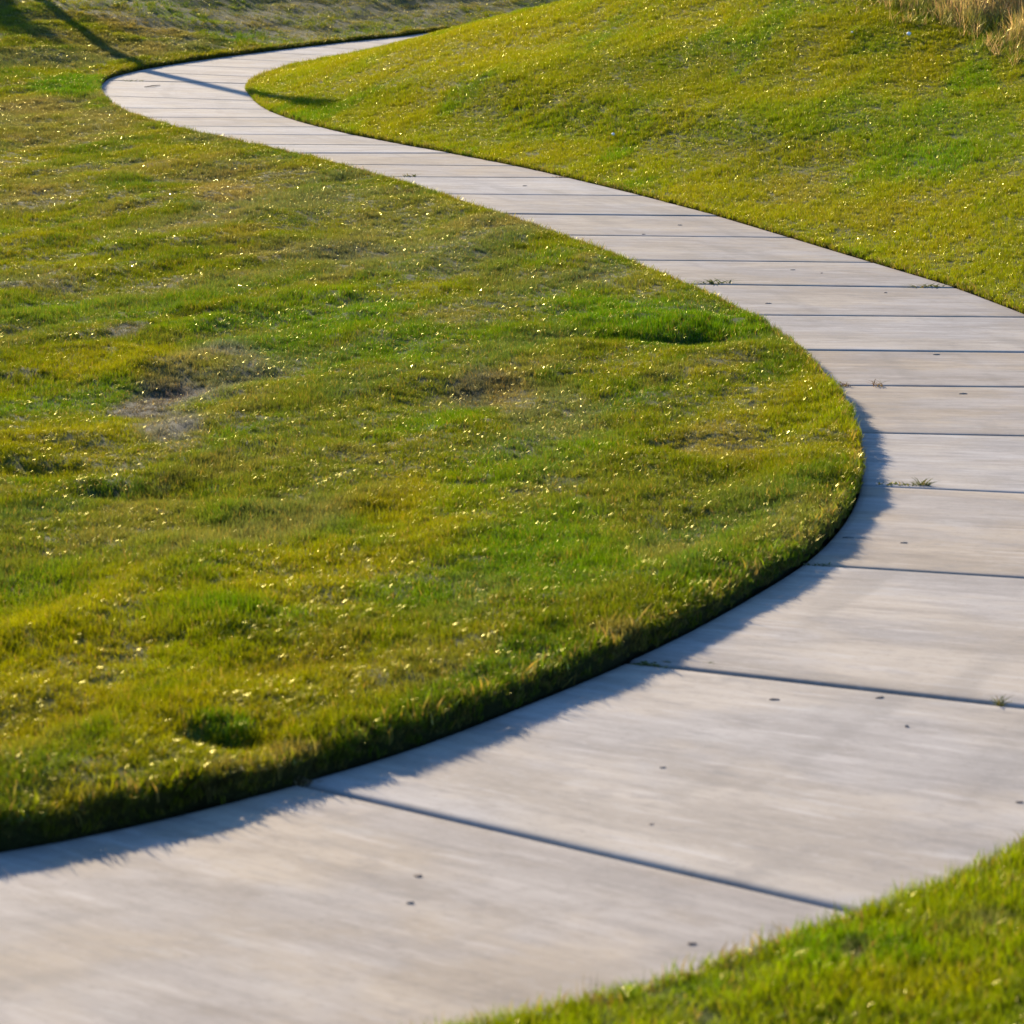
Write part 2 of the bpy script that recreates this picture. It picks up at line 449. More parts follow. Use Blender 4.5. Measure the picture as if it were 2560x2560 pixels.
def lawn_tint(x, y, dL, dR):
    n = len(x)
    left = dL > 0
    xr = x * 1.25 - y * 0.33; yr = y * 0.55 + x * 0.1
    a = fbm(xr * 1.0, yr * 0.6, 1.9, 20, 4); b = fbm(xr * 1.3, yr * 0.55, 0.95, 30, 4); c = fbm(xr, yr * 0.6, 0.5, 40, 3); dk = fbm(xr * 1.2, yr * 0.6, 0.8, 45, 4)
    farleft = smooth(22, 34, y)
    T = np.where(left[:, None], OLIVE * 0.78 + GREEN * 0.12 + YELG * 0.06, (GREEN * 0.25 + YELG * 0.55 + OLIVE * 0.2))
    def blend(T, col, w): return T * (1 - w[:, None]) + col * w[:, None]
    T = blend(T, GREEN, smooth(0.50, 0.64, b) * 0.75)
    T = blend(T, YELG, smooth(0.50, 0.64, a) * np.where(left, 0.55, 0.5))
    T = blend(T, DEEP * 1.2, smooth(0.50, 0.64, dk) * np.where(left, 0.62, 0.12))
    T = blend(T, GREY, np.where(left, smooth(0.52, 0.36, a) * (0.35 + 0.4 * farleft), 0.0))
    T = blend(T, STRAW, smooth(0.58, 0.74, c) * np.where(left, 0.35 + 0.12 * farleft, 0.10))
    T = blend(T, STRAW, np.where(left, 0.18 * farleft * smooth(0.4, 0.6, b), 0))
    near_r = (~left) & (y < 15)
    T = np.where(near_r[:, None], T * 0.5 + (GREEN * 0.75 + YELG * 0.25) * 0.5, T)
    wob = 0.35 * (fbm(x, y, 0.7, 60, 3) - 0.5) * 2
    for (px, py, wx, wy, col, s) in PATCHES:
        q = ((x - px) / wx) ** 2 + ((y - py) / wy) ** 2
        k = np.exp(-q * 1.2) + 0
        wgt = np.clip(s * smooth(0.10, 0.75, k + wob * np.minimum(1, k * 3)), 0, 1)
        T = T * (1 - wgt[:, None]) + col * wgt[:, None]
    return T

# ------------------------------------------------------------------ ground (one sheet, with the sunken path bed)
def build_ground():
    pts = []
    def band(y0, y1, st, half):
        ny = int((y1 - y0) / st)
        for j in range(ny):
            yy = y0 + (j + 0.5) * st
            hw = half * yy * 0.1637 + 1.2
            xs = np.arange(-hw, hw, st)
            q = np.c_[xs + RNG.uniform(-.3, .3, len(xs)) * st, yy + RNG.uniform(-.3, .3, len(xs)) * st]
            pts.append(q)
    band(6.3, 20, 0.085, 1.25); band(20, 36, 0.13, 1.25); band(36, 56, 0.20, 1.25); band(56, 84, 0.34, 1.25)
    P = np.vstack(pts)
    # coarse points elsewhere
    cs = []
    g = np.arange(-60, 60.1, 2.0)
    X, Y = np.meshgrid(g, np.arange(-20, 130, 2.0)); C = np.c_[X.ravel(), Y.ravel()]
    inside = (C[:, 1] > 6.2) & (C[:, 1] < 84.3) & (abs(C[:, 0]) < 1.25 * C[:, 1] * 0.1637 + 1.4)
    C = C[~inside]
    g2 = np.arange(-600, 601, 30.0)
    X, Y = np.meshgrid(g2, g2 + 40); C2 = np.c_[X.ravel(), Y.ravel()]
    C2 = C2[~((abs(C2[:, 0]) < 70) & (C2[:, 1] > -30) & (C2[:, 1] < 140))]
    P = np.vstack([P, C, C2])
    dL, dR, *_ = classify(P[:, 0], P[:, 1])
    P = P[((dL > 0.05) | (dR < -0.05))]
    # turf edges wander a little outside the concrete
    def jitter(E, sgn, amp):
        T = np.gradient(E, axis=0); T /= np.hypot(*T.T)[:, None]
        Nn = np.c_[-T[:, 1], T[:, 0]] * sgn
        s = np.arange(len(E)) * 0.11
        o = 0.006 + amp * vnoise(s, s * 0, 0.35, 77 + int(sgn)) + amp * 0.6 * vnoise(s, s * 0, 0.11, 78)
        return E + Nn * o[:, None]
    EL = jitter(Lc, 1, 0.035); ER = jitter(Rc, -1, 0.025)
    nl, nr = len(EL), len(ER)
    allp = np.vstack([EL, ER, P])
    edges = [(i, i + 1) for i in range(nl - 1)] + [(nl + i, nl + i + 1) for i in range(nr - 1)]
    vs, es, fs, ov, oe, of = delaunay_2d_cdt([Vector(p) for p in allp], edges, [], 0, 1e-5)
    V = np.array([tuple(v) for v in vs])
    Fc = np.array([tuple(f) for f in fs])
    orig = np.array([o[0] if len(o) else -1 for o in ov])
    cen = V[Fc].mean(1)
    dL, dR, *_ = classify(cen[:, 0], cen[:, 1])
    # a triangle belongs to the path bed if between the jittered edges
    cl, _, _ = sdist(EL, cen[:, 0], cen[:, 1]); cr, _, _ = sdist(ER, cen[:, 0], cen[:, 1])
    bed = (cl <= 0) & (cr >= 0)
    dLv, dRv, *_ = classify(V[:, 0], V[:, 1])
    isL = (orig >= 0) & (orig < nl); isR = (orig >= nl) & (orig < nl + nr)
    dLh = np.where(isL, 1e-4, dLv); dRh = np.where(isR, -1e-4, dRv)
    dLh = np.where(isR, -1.0, dLh)
    z = height_from(V[:, 0], V[:, 1], dLh, dRh)
    zb = base(V[:, 1]) - 0.13
    n = len(V)
    VV = np.vstack([np.c_[V, z], np.c_[V, zb]])
    F = np.where(bed[:, None], Fc + n, Fc)
    faces = [tuple(f) for f in F]
    # vertical turf faces
    inv = {int(o): i for i, o in enumerate(orig) if o >= 0}
    for i in range(nl - 1):
        a, b = inv[i], inv[i + 1]; faces.append((a, b, b + n, a + n))
    for i in range(nr - 1):
        a, b = inv[nl + i], inv[nl + i + 1]; faces.append((b, a, a + n, b + n))
    used = np.zeros(2 * n, bool)
    for f in faces: used[list(f)] = True
    mp = np.cumsum(used) - 1
    faces = [tuple(mp[list(f)]) for f in faces]
    keep = np.nonzero(used)[0]
    VV = VV[keep]
    me = mesh('ground', VV, faces, M_SOIL, True)
    T = lawn_tint(VV[:, 0], VV[:, 1], np.where(dLv[keep % n] > -0.5, 1.0, -1.0), dRv[keep % n]) * 0.55
    T[keep >= n] = (0.05, 0.04, 0.03)
    ca = me.color_attributes.new('tint', 'FLOAT_COLOR', 'POINT')
    ca.data.foreach_set('color', np.c_[T, np.ones(len(T))].astype(np.float32).ravel())
    o = link('ground', me)
    tag(o, kind='structure')
    return o
build_ground()

# ------------------------------------------------------------------ concrete path, slab by slab
JPX = [((747,1957),(2093,2266)),((1580,1656.5),(2560,1767)),((2038,1411),(2560,1443)),((2156,1213),(2560,1231.5)),((2158,1081),(2560,1089)),((2092,963),(2560,967)),((1989,875),(2560,880.6)),((1874,787),(2560,792.5)),((1749,710.5),(2390,719.5)),((1604,650),(2176,656)),((1433,587.7),(1967,593.5)),((1263,535),(1800,540.5)),((1143,485),(1600,488.8)),((996,442),(1415,444)),((920,411.6),(1281,414.5)),((754,383),(1123,383)),((681,361),(982,362.7)),((547,335),(891,338)),((451,315),(786,317.5)),((376,293),(716,294)),((336,270),(672,273)),((300,241),(637,251.5)),((262,201),(614,209)),((350,180),(627,191.5)),((420,162),(700,172))]
def cross(P, A, B):
    """arc position where the line AB meets the outline P nearest to A..B"""
    A = np.array(A); B = np.array(B); d = B - A
    s = np.r_[0, np.cumsum(np.hypot(*np.diff(P, axis=0).T))]
    best = None
    f = (P[:, 0] - A[0]) * d[1] - (P[:, 1] - A[1]) * d[0]
    for i in np.nonzero(f[:-1] * f[1:] <= 0)[0]:
        t = f[i] / (f[i] - f[i + 1] + 1e-12)
        q = P[i] + t * (P[i + 1] - P[i])
        m = min(np.hypot(*(q - A)), np.hypot(*(q - B)))
        if best is None or m < best[0]: best = (m, s[i] + t * (s[i + 1] - s[i]))
    return best[1]
sL = np.r_[0, np.cumsum(np.hypot(*np.diff(Lc, axis=0).T))]
sR = np.r_[0, np.cumsum(np.hypot(*np.diff(Rc, axis=0).T))]
def atL(s): return np.array([np.interp(s, sL, Lc[:, 0]), np.interp(s, sL, Lc[:, 1])])
def atR(s): return np.array([np.interp(s, sR, Rc[:, 0]), np.interp(s, sR, Rc[:, 1])])
JT = []
for a, b in JPX:
    A = G(*a); B = G(*b)
    JT.append((cross(Lc, A, B), cross(Rc, A, B)))
# carry on beyond the measured joints both ways
near = []
s0, r0 = JT[0]
for k in range(1, 6):
    near.append((s0 - 2.9 * k, r0 - 2.9 * k * 1.02))
far = []
s1, r1 = JT[-1]
for k in range(1, 13):
    far.append((s1 + 1.9 * k, r1 + 1.75 * k))
JT = near[::-1] + JT + far
path = bpy.data.objects.new('path', None); COL.objects.link(path); tag(path, kind='structure')
THICK = {5 + 0: .003, 5 + 1: .006, 5 + 6: .005, 5 + 11: .007, 5 + 8: .003, 5 + 15: .006, 5 + 22: .006}
GAP = 0.008
prev_z = 0.0
for i in range(len(JT) - 1):
    (l0, r0), (l1, r1) = JT[i], JT[i + 1]
    wid = np.hypot(*(atL((l0 + l1) / 2) - atR((r0 + r1) / 2)))
    leng = ((l1 - l0) + (r1 - r0)) / 2
    # rows along, with tooled rounded joint edges
    e = [0, 0.008, 0.020, 0.038]; ez = [-0.022, -0.010, -0.003, 0.0]
    rows = [(q + GAP, z) for q, z in zip(e, ez)] + [(q, 0.0) for q in np.linspace(0.12, leng - 0.12, 12)] + [(leng - GAP - q, z) for q, z in zip(e[::-1], ez[::-1])]
    cols = [(q, z) for q, z in zip([0, .006, .015], [-.012, -.004, 0])] + [(q, 0) for q in np.linspace(0.05, wid - 0.05, 9)] + [(wid - q, z) for q, z in zip([.015, .006, 0], [0, -.004, -.012])]
    step = THICK.get(i, 0.0)          # this slab's near joint is a small step: its near end sits higher
    V = []; UV = []; ED = []
    rx = random.uniform(0, 40)
    tw = random.uniform(-.0015, .0015)
    for a, za in rows:
        ta = a / leng
        PL = atL(l0 + (l1 - l0) * ta); PR = atR(r0 + (r1 - r0) * ta)
        # straight joints: pull end rows onto the chord
        for b, zb in cols:
            tb = b / wid
            p = PL * (1 - tb) + PR * tb
            zz = float(base(p[1])) + min(za, zb) if za * zb == 0 else float(base(p[1])) + za + zb
            zz += step * (1 - ta) ** 2 + tw * (tb - .5)
            V.append((p[0], p[1], zz)); UV.append((b + rx, a + i * 3.17))
            de = min(a, leng - a); db = min(b, wid - b)
            ED.append(max(0.0, 1 - de / 0.03) * 0.55 + max(0.0, 1 - db / 0.05) * 0.45)
    nr_, nc_ = len(rows), len(cols)
    F = [(r * nc_ + c, r * nc_ + c + 1, (r + 1) * nc_ + c + 1, (r + 1) * nc_ + c) for r in range(nr_ - 1) for c in range(nc_ - 1)]
    # orientation check
    a_, b_, c_ = (np.array(V[k]) for k in F[0][:3])
    if np.cross(b_ - a_, c_ - b_)[2] < 0: F = [f[::-1] for f in F]
    ring = [c for c in range(nc_)] + [r * nc_ + nc_ - 1 for r in range(1, nr_)] + [(nr_ - 1) * nc_ + c for c in range(nc_ - 2, -1, -1)] + [r * nc_ for r in range(nr_ - 2, 0, -1)]
    k0 = len(V)
    for q in ring:
        V.append((V[q][0], V[q][1], V[q][2] - 0.10)); UV.append(UV[q]); ED.append(1.0)
    for q in range(len(ring)):
        q2 = (q + 1) % len(ring)
        F.append((ring[q], k0 + q, k0 + q2, ring[q2]))
    me = mesh('slab', V, F, M_CON, True)
    ul = me.uv_layers.new(name='slab')
    li = np.empty(len(me.loops), int); me.loops.foreach_get('vertex_index', li)
    ul.data.foreach_set('uv', np.array(UV, np.float32)[li].ravel())
    ca = me.attributes.new('edge_dirt', 'FLOAT', 'POINT'); ca.data.foreach_set('value', np.array(ED, np.float32))
    link('slab', me, parent=path)

# ------------------------------------------------------------------ grass
def blade_template(nb, rad, hmin, hmax, wmin, wmax, lean, seed, segs=2, upright=0.0):
    """verts, faces, uv per vertex of one clump of blades"""
    r = random.Random(seed)
    V = []; F = []; U = []
    for k in range(nb):
        a = r.uniform(0, 2 * math.pi); q = rad * math.sqrt(r.random())
        bx, by = q * math.cos(a), q * math.sin(a)
        h = r.uniform(hmin, hmax); wd = r.uniform(wmin, wmax)
        la = r.uniform(0, 2 * math.pi); ln = r.uniform(0.15, 1.0) ** 1.0 * lean
        dx, dy = math.cos(la) * ln, math.sin(la) * ln
        fa = r.uniform(0, math.pi)
        wx, wy = math.cos(fa) * wd / 2, math.sin(fa) * wd / 2
        u = r.random()
        i0 = len(V)
        for s in range(segs + 1):
            t = s / segs
            bend = t * t
            hh = h * (t - 0.25 * ln / max(lean, .01) * t * t)
            px = bx + dx * h * bend + dx * h * 0.3 * t; py = by + dy * h * bend + dy * h * 0.3 * t
            ww = (1 - 0.15 * t) if s < segs else 0
            if s < segs:
                V += [(px - wx * ww, py - wy * ww, hh), (px + wx * ww, py + wy * ww, hh)]; U += [(u, t), (u, t)]
            else:
                V.append((px, py, hh)); U.append((u, t))
        for s in range(segs - 1):
            b = i0 + 2 * s; F.append((b, b + 1, b + 3, b + 2))
        b = i0 + 2 * (segs - 1); F.append((b, b + 1, b + 2))
    return V, F, U

def instanced(name, templates, pts, rot, scl, var, tint, mat):
    """one object: its own clump templates plus loose points, instanced by a geometry-node tree inside it"""
    V = []; F = []; U = []; tpl = []
    for k, (v, f, u) in enumerate(templates):
        o = len(V); V += v; U += u; F += [tuple(i + o for i in q) for q in f]; tpl += [k] * len(v)
    nt_ = len(V); n = len(pts)
    me = bpy.data.meshes.new(name)
    me.from_pydata(V + [tuple(p) for p in pts.tolist()], [], F)
    me.materials.append(mat)
    N_ = nt_ + n
    def att(nm, typ, key, arr, pad):
        a = me.attributes.new(nm, typ, 'POINT')
        full = np.vstack([np.tile(pad, (nt_, 1)), arr.reshape(n, -1)]) if np.ndim(pad) else np.r_[np.full(nt_, pad), arr]
        a.data.foreach_set(key, np.ascontiguousarray(full).ravel())
    a = me.attributes.new('tpl', 'INT', 'POINT'); a.data.foreach_set('value', np.r_[np.array(tpl, np.int32), np.full(n, -1, np.int32)])
    att('variant', 'INT', 'value', var.astype(np.int32), 0)
    att('rot', 'FLOAT_VECTOR', 'vector', rot.astype(np.float32), np.zeros(3, np.float32))
    att('scl', 'FLOAT_VECTOR', 'vector', scl.astype(np.float32), np.ones(3, np.float32))
    att('tint', 'FLOAT_COLOR', 'color', np.c_[tint, np.ones(n)].astype(np.float32), np.ones(4, np.float32))
    att('dew', 'FLOAT', 'value', (smooth(17, 27, pts[:, 1]) * np.where(pts[:, 0] < (pts[:, 1] - 20) * -0.3 + 3.5, 1.0, 0.1)).astype(np.float32), np.float32(0))
    att('rnd', 'FLOAT', 'value', RNG.random(n).astype(np.float32), np.float32(0))
    ul = me.uv_layers.new(name='blade')
    li = np.empty(len(me.loops), int); me.loops.foreach_get('vertex_index', li)
    ul.data.foreach_set('uv', np.array(U, np.float32)[li].ravel())
    me.update()
    o = link(name, me)
    ng = bpy.data.node_groups.new(name + '_nodes', 'GeometryNodeTree')
    ng.interface.new_socket('Geometry', in_out='INPUT', socket_type='NodeSocketGeometry')
    ng.interface.new_socket('Geometry', in_out='OUTPUT', socket_type='NodeSocketGeometry')
    L = ng.links.new; nd = ng.nodes.new
    gi = nd('NodeGroupInput'); go = nd('NodeGroupOutput')
    def named(nm, dt):
        q = nd('GeometryNodeInputNamedAttribute'); q.data_type = dt; q.inputs['Name'].default_value = nm
        return q.outputs['Attribute']
    def sep(k):
        s = nd('GeometryNodeSeparateGeometry'); s.domain = 'POINT'
        c = nd('FunctionNodeCompare'); c.data_type = 'INT'; c.operation = 'EQUAL'
        L(named('tpl', 'INT'), c.inputs[2]); c.inputs[3].default_value = k
        L(gi.outputs[0], s.inputs[0]); L(c.outputs[0], s.inputs[1])
        return s.outputs[0]
    pt = sep(-1)
    g2 = nd('GeometryNodeGeometryToInstance')
    for k in reversed(range(len(templates))):
        L(sep(k), g2.inputs[0])
    ip = nd('GeometryNodeInstanceOnPoints')
    L(pt, ip.inputs['Points']); L(g2.outputs[0], ip.inputs['Instance'])
    ip.inputs['Pick Instance'].default_value = True
    L(named('variant', 'INT'), ip.inputs['Instance Index'])
    e2 = nd('FunctionNodeEulerToRotation'); L(named('rot', 'FLOAT_VECTOR'), e2.inputs[0])
    L(e2.outputs[0], ip.inputs['Rotation']); L(named('scl', 'FLOAT_VECTOR'), ip.inputs['Scale'])
    L(ip.outputs[0], go.inputs[0])
    md = o.modifiers.new('grass', 'NODES'); md.node_group = ng
    return o

def scatter(dens_bands, margin=1.22):
    X = []; Y = []
    for (y0, y1, dens) in dens_bands:
        hw1 = y1 * 0.1637 * margin + 0.5
        n = int((y1 - y0) * 2 * hw1 * dens)
        y = RNG.uniform(y0, y1, n); x = RNG.uniform(-hw1, hw1, n)
        k = abs(x) < y * 0.1637 * margin + 0.5
        X.append(x[k]); Y.append(y[k])
    return np.concatenate(X), np.concatenate(Y)

TALL_POLY = [(2215, -40), (2300, 28), (2420, 55), (2500, 105), (2600, 128)]
TW = [lawn_hit(px, max(py, 2))[:2] for px, py in TALL_POLY]
TW[0] = (TW[1][0] - 0.9, TW[1][1] + 3.0)
TW = [(a, b - 1.3) for a, b in TW]
TW = np.array([(TW[0][0] - 1.0, TW[0][1] + 6.0)] + TW + [(TW[-1][0] + 3, TW[-1][1] - 1.0)])
print('tall grass border', TW.round(2).tolist())
def tall_mask(x, y):
    d, _, _ = sdist(TW[::1], x, y)
    return d          # positive = beyond the border

def build_lawn():
    x, y = scatter([(6.3, 13, 1450), (13, 18, 1150), (18, 25, 850), (25, 35, 640), (35, 48, 540), (48, 62, 340), (62, 80, 80)])
    dL, dR, ax, ay, bx, by = classify(x, y)
    ok = (dL > 0.006) | (dR < -0.006)
    x, y, dL, dR = x[ok], y[ok], dL[ok], dR[ok]
    z = height_from(x, y, dL, dR)
    # drop what the camera could never see: behind the hill crest
    T = lawn_tint(x, y, dL, dR)
    # thin out on bare soil
    bare = np.clip(1 - np.minimum(np.abs(T - SOILC).sum(1), np.abs(T - SOILP).sum(1)) / 0.09, 0, 1)
    dens_n = fbm(x, y * .6, 0.28, 51, 2)
    keep = (RNG.random(len(x)) > bare * 0.75) & (RNG.random(len(x)) < 0.62 + 0.9 * (dens_n - 0.25))
    tm = tall_mask(x, y); keep &= ~(tm > 1.2)
    x, y, z, T, dL, dR = (q[keep] for q in (x, y, z, T, dL, dR))
    n = len(x)
    left = dL > 0
    hs = 0.72 + 0.75 * smooth(0.3, 0.75, fbm(x * 1.2 - y * 0.3, y * .5, 0.5, 55, 3))            # uneven mowing
    lush = np.clip((T[:, 1] - T[:, 0]) / 0.05, 0, 1)
    hs *= 0.88 + 0.3 * lush
    for (hx, hy, rx, ry, f) in [(*lawn_hit(1690, 815)[:2], 0.55, 0.35, 1.3), (*lawn_hit(1930, 870)[:2], 0.35, 0.5, 0.6), (*lawn_hit(560, 1850)[:2], .25, .15, .6)]:
        hs *= 1 + f * np.exp(-((x - hx) / rx) ** 2 - ((y - hy) / ry) ** 2)
    d = np.where(left, dL, -dR)
    sc = hs * (1 + 0.35 * smooth(28, 60, y)) * RNG.uniform(0.8, 1.2, n)
    wide = (0.85 + 0.65 * smooth(25, 60, y)) * RNG.uniform(0.85, 1.25, n) 
    rz = RNG.uniform(0, 2 * math.pi, n)
    rot = np.c_[RNG.normal(0, .13, n), RNG.normal(0.10, .13, n), rz * 0]
    # spin first, lean after: use euler xyz with spin in z applied first by random variant choice
    rot = np.c_[RNG.normal(0, .16, n), RNG.normal(0.0, .16, n), rz]
    scl = np.c_[wide, wide, sc]
    T = T * (RNG.uniform(0.74, 1.02, n) * np.where(left, 0.95, 1.12))[:, None]
    # turf edges: extra clumps hanging over and growing on the cut face
    ex, ey, ez, er, es, et, ev = [], [], [], [], [], [], []
    for E, sgn, lipf, dn in ((Lc, 1, lip_left, 190), (Rc, -1, lip_right, 120)):
        s = np.r_[0, np.cumsum(np.hypot(*np.diff(E, axis=0).T))]
        m = int(s[-1] * dn)
        q = RNG.uniform(0, s[-1], m)
        px = np.interp(q, s, E[:, 0]); py = np.interp(q, s, E[:, 1])
        k = (py > 6.3) & (py < 72) & (abs(px) < py * 0.1637 * 1.25 + 0.6)
        q, px, py = q[k], px[k], py[k]; m = len(q)
        tx = np.interp(q, (s[1:] + s[:-1]) / 2, np.diff(E[:, 0]) / np.diff(s)); ty = np.interp(q, (s[1:] + s[:-1]) / 2, np.diff(E[:, 1]) / np.diff(s))
        l = np.hypot(tx, ty); tx /= l; ty /= l
        nx, ny = -ty * sgn, tx * sgn           # outward, away from the path
        off = np.abs(RNG.normal(0.0, 0.035, m)) + 0.012
        hgt = (lipf(py) * lip_var(px, py) - (0.035 if sgn > 0 else 0.012) * np.exp(-off / .07)) * np.where(off < 0.03, RNG.uniform(0.1, 1.0, m), 1.0)
        X = px + nx * off; Y = py + ny * off
        lean = np.where(off < 0.03, RNG.uniform(0.1, 0.65, m), RNG.uniform(0, .35, m)) * (1.0 if sgn > 0 else 0.6)
        lean = np.where(RNG.random(m) < .4, lean * .25, lean)
        # a lean towards the path as small xyz angles
        ex.append(X); ey.append(Y); ez.append(base(Y) + hgt)
        er.append(np.c_[ny * lean + RNG.normal(0, .12, m), -nx * lean + RNG.normal(0, .12, m), RNG.normal(0, 0.3, m)])
        tall_e = RNG.random(m) < 0.25
        ev.append(tall_e)
        sc_e = np.where(tall_e, RNG.uniform(1.5, 3.0, m), RNG.uniform(0.55, 1.0, m)) * (1 + 0.3 * smooth(28, 60, Y))
        wd_e = np.where(tall_e, 1.3, sc_e * 0.8)
        es.append(np.c_[wd_e, wd_e, sc_e])
        tt = lawn_tint(X, Y, np.full(m, 1.0 if sgn > 0 else -1.0), np.full(m, -1.0)) * RNG.uniform(.7, 1.0, m)[:, None]
        br = RNG.random(m) < 0.42
        tt[br] = STRAW * 0.75
        et.append(tt)
    x = np.r_[x, *ex]; y = np.r_[y, *ey]; z = np.r_[z, *ez]
    rot = np.vstack([rot] + er); scl = np.vstack([scl] + es); T = np.vstack([T] + et)
    n = len(x)
    tmpl = [blade_template(17, 0.036, 0.022, 0.048, 0.0020, 0.0040, 0.75, 100 + k) for k in range(6)]
    tmpl += [blade_template(3, 0.02, 0.026, 0.044, 0.0028, 0.0044, 0.45, 160 + k) for k in range(4)]
    var = RNG.integers(0, 6, n)
    tv = np.r_[np.zeros(n - sum(len(v) for v in ev), bool), *ev]
    var = np.where(tv, RNG.integers(6, 10, n), var)
    print('lawn clumps', n)
    o = instanced('grass', tmpl, np.c_[x, y, z - 0.004], rot, scl, var, T, M_BLADE)
    tag(o, 'short mown green and straw coloured lawn grass on both sides of the winding path', 'grass', kind='stuff')
build_lawn()

def build_tall():
    n0 = 45000
    x = RNG.uniform(4.5, 12.5, n0); y = RNG.uniform(36, 60, n0)
    k = abs(x) < y * 0.1637 * 1.3 + 1
    x, y = x[k], y[k]
    d = tall_mask(x, y)
    edge = RNG.random(len(x)) < smooth(-0.5, 0.9, d + (fbm(x, y, .8, 66, 2) - .5) * 1.6)
    x, y, d = x[edge], y[edge], d[edge]
    z, dL, dR = lawn_height(x, y)
    n = len(x)
    g = smooth(0.2, 2.2, d + (fbm(x, y, 1.0, 67, 2) - .5) * 1.8)
    gold = hex2((0.78, 0.56, 0.24)); red = hex2((0.62, 0.38, 0.20)); gr = hex2((0.10, 0.125, 0.02))
    T = gr * (1 - g[:, None]) + gold * g[:, None]
    rr = RNG.random(n) < .3; T[rr] = T[rr] * .5 + red * .5
    sc = (0.6 + 1.5 * g) * RNG.uniform(.6, 1.25, n)
    rot = np.c_[RNG.normal(0, .16, n), RNG.normal(0.22, .16, n), RNG.normal(0, 0.6, n)]
    tm = [blade_template(7, 0.06, 0.22, 0.46, 0.004, 0.008, 0.45, 300 + k, 3) for k in range(5)]
    o = instanced('tall_grass', tm, np.c_[x, y, z - .01], rot, np.c_[sc ** .5, sc ** .5, sc], RNG.integers(0, 5, n), T, M_TALL)
    tag(o, 'unmown tall dry golden grass at the edge of the lawn on the hill', 'tall grass', kind='stuff')
build_tall()

# ------------------------------------------------------------------ weeds in the joints
def weed_mesh(seed, nb, rad, h, mat, stretch=1.0):
    V, F, U = blade_template(nb, rad, h * 0.4, h, 0.003, 0.006, 1.4, seed, 3)
    V = [(x * stretch, y, z) for x, y, z in V]
    me = mesh('weed', V, F, mat)
    ul = me.uv_layers.new(name='blade')
    li = np.empty(len(me.loops), int); me.loops.foreach_get('vertex_index', li)
    ul.data.foreach_set('uv', np.array(U, np.float32)[li].ravel())
    return me
WEEDS = [
 (1027, 441, 26, .035, .055, M_WEED, 2.6, 'small dark weed tuft in the joint beside the left turf, midway up the path'),
 (1399, 443, 34, .04, .025, M_DEAD, 2.4, 'flat reddish debris strip in the joint where it meets the right turf'),
 (1791, 709, 34, .045, .065, M_WEED, 3.0, 'dark spiky weed strip in a joint, just right of the left lawn edge'),
 (2310, 717, 34, .05, .055, M_WEED, 3.6, 'low weed strip in the same joint, near the right lawn'),
 (2196, 966, 16, .03, .075, M_DEAD, 1.6, 'sprawling brown dead weed alone on the slabs right of the lawn corner'),
 (2108, 966, 26, .03, .065, M_DEAD, 1.5, 'curled brown dead tuft against the bulging left lawn edge'),
 (2305, 1213, 40, .03, .055, M_WEED, 1.6, 'upright green tuft at the end of the weedy joint beside the lawn shadow'),
 (2245, 1212, 40, .05, .025, M_WEED, 2.8, 'low mossy weed strip in the joint between turf shadow and green tuft'),
 (2497, 1762, 22, .018, .05, M_WEED, 1.3, 'star shaped green weed in the wide shadowed joint at the right'),
 (1675, 1662, 50, .04, .02, M_WEED, 4.0, 'dark green moss in the joint at the shaded turf edge'),
 (2046, 1411, 26, .03, .02, M_WEED, 2.2, 'small dark moss lump in the shaded joint below the lawn bend'),
 (757, 1957, 30, .03, .03, M_DEAD, 1.4, 'pale dry tuft at the lower left joint against the turf face'),
 (333, 203, 24, .07, .05, M_WEED, 3.0, 'sparse weeds in the joint at the far bend of the path'),
]
for k, (px, py, nb, rad, h, mt, st, lab) in enumerate(WEEDS):
    x, y = G(px, py)
    o = link('weed', weed_mesh(500 + k, nb, rad, h, mt, st), loc=(x, y, float(base(y)) - 0.006))
    tag(o, lab, 'weed', 'weeds growing in the path joints')

# ------------------------------------------------------------------ leaf fragments and bits on the slabs
def leaf_mesh(seed, ln, wd):
    r = random.Random(seed)
    n = 7; V = []; F = []
    for i in range(n):
        t = i / (n - 1); x = (t - .5) * ln
        ww = wd * math.sin(math.pi * min(1, t * .92 + .06)) ** .8 * .5 * r.uniform(.8, 1.15)
        cz = 0.003 + 0.05 * ln * math.sin(math.pi * t) + r.uniform(0, .002)
        V += [(x, -ww, cz * .8), (x, 0, cz), (x, ww, cz * r.uniform(.5, 1.2))]
        V += [(x, -ww, 0.0), (x, 0, 0.0), (x, ww, 0.0)]
    for i in range(n - 1):
        a = i * 6; b = a + 6
        F += [(a, a + 1, b + 1, b), (a + 1, a + 2, b + 2, b + 1), (a + 3, b + 3, b + 4, a + 4), (a + 4, b + 4, b + 5, a + 5), (a, b, b + 3, a + 3), (a + 2, a + 5, b + 5, b + 2)]
    return mesh('leaf', V, F)
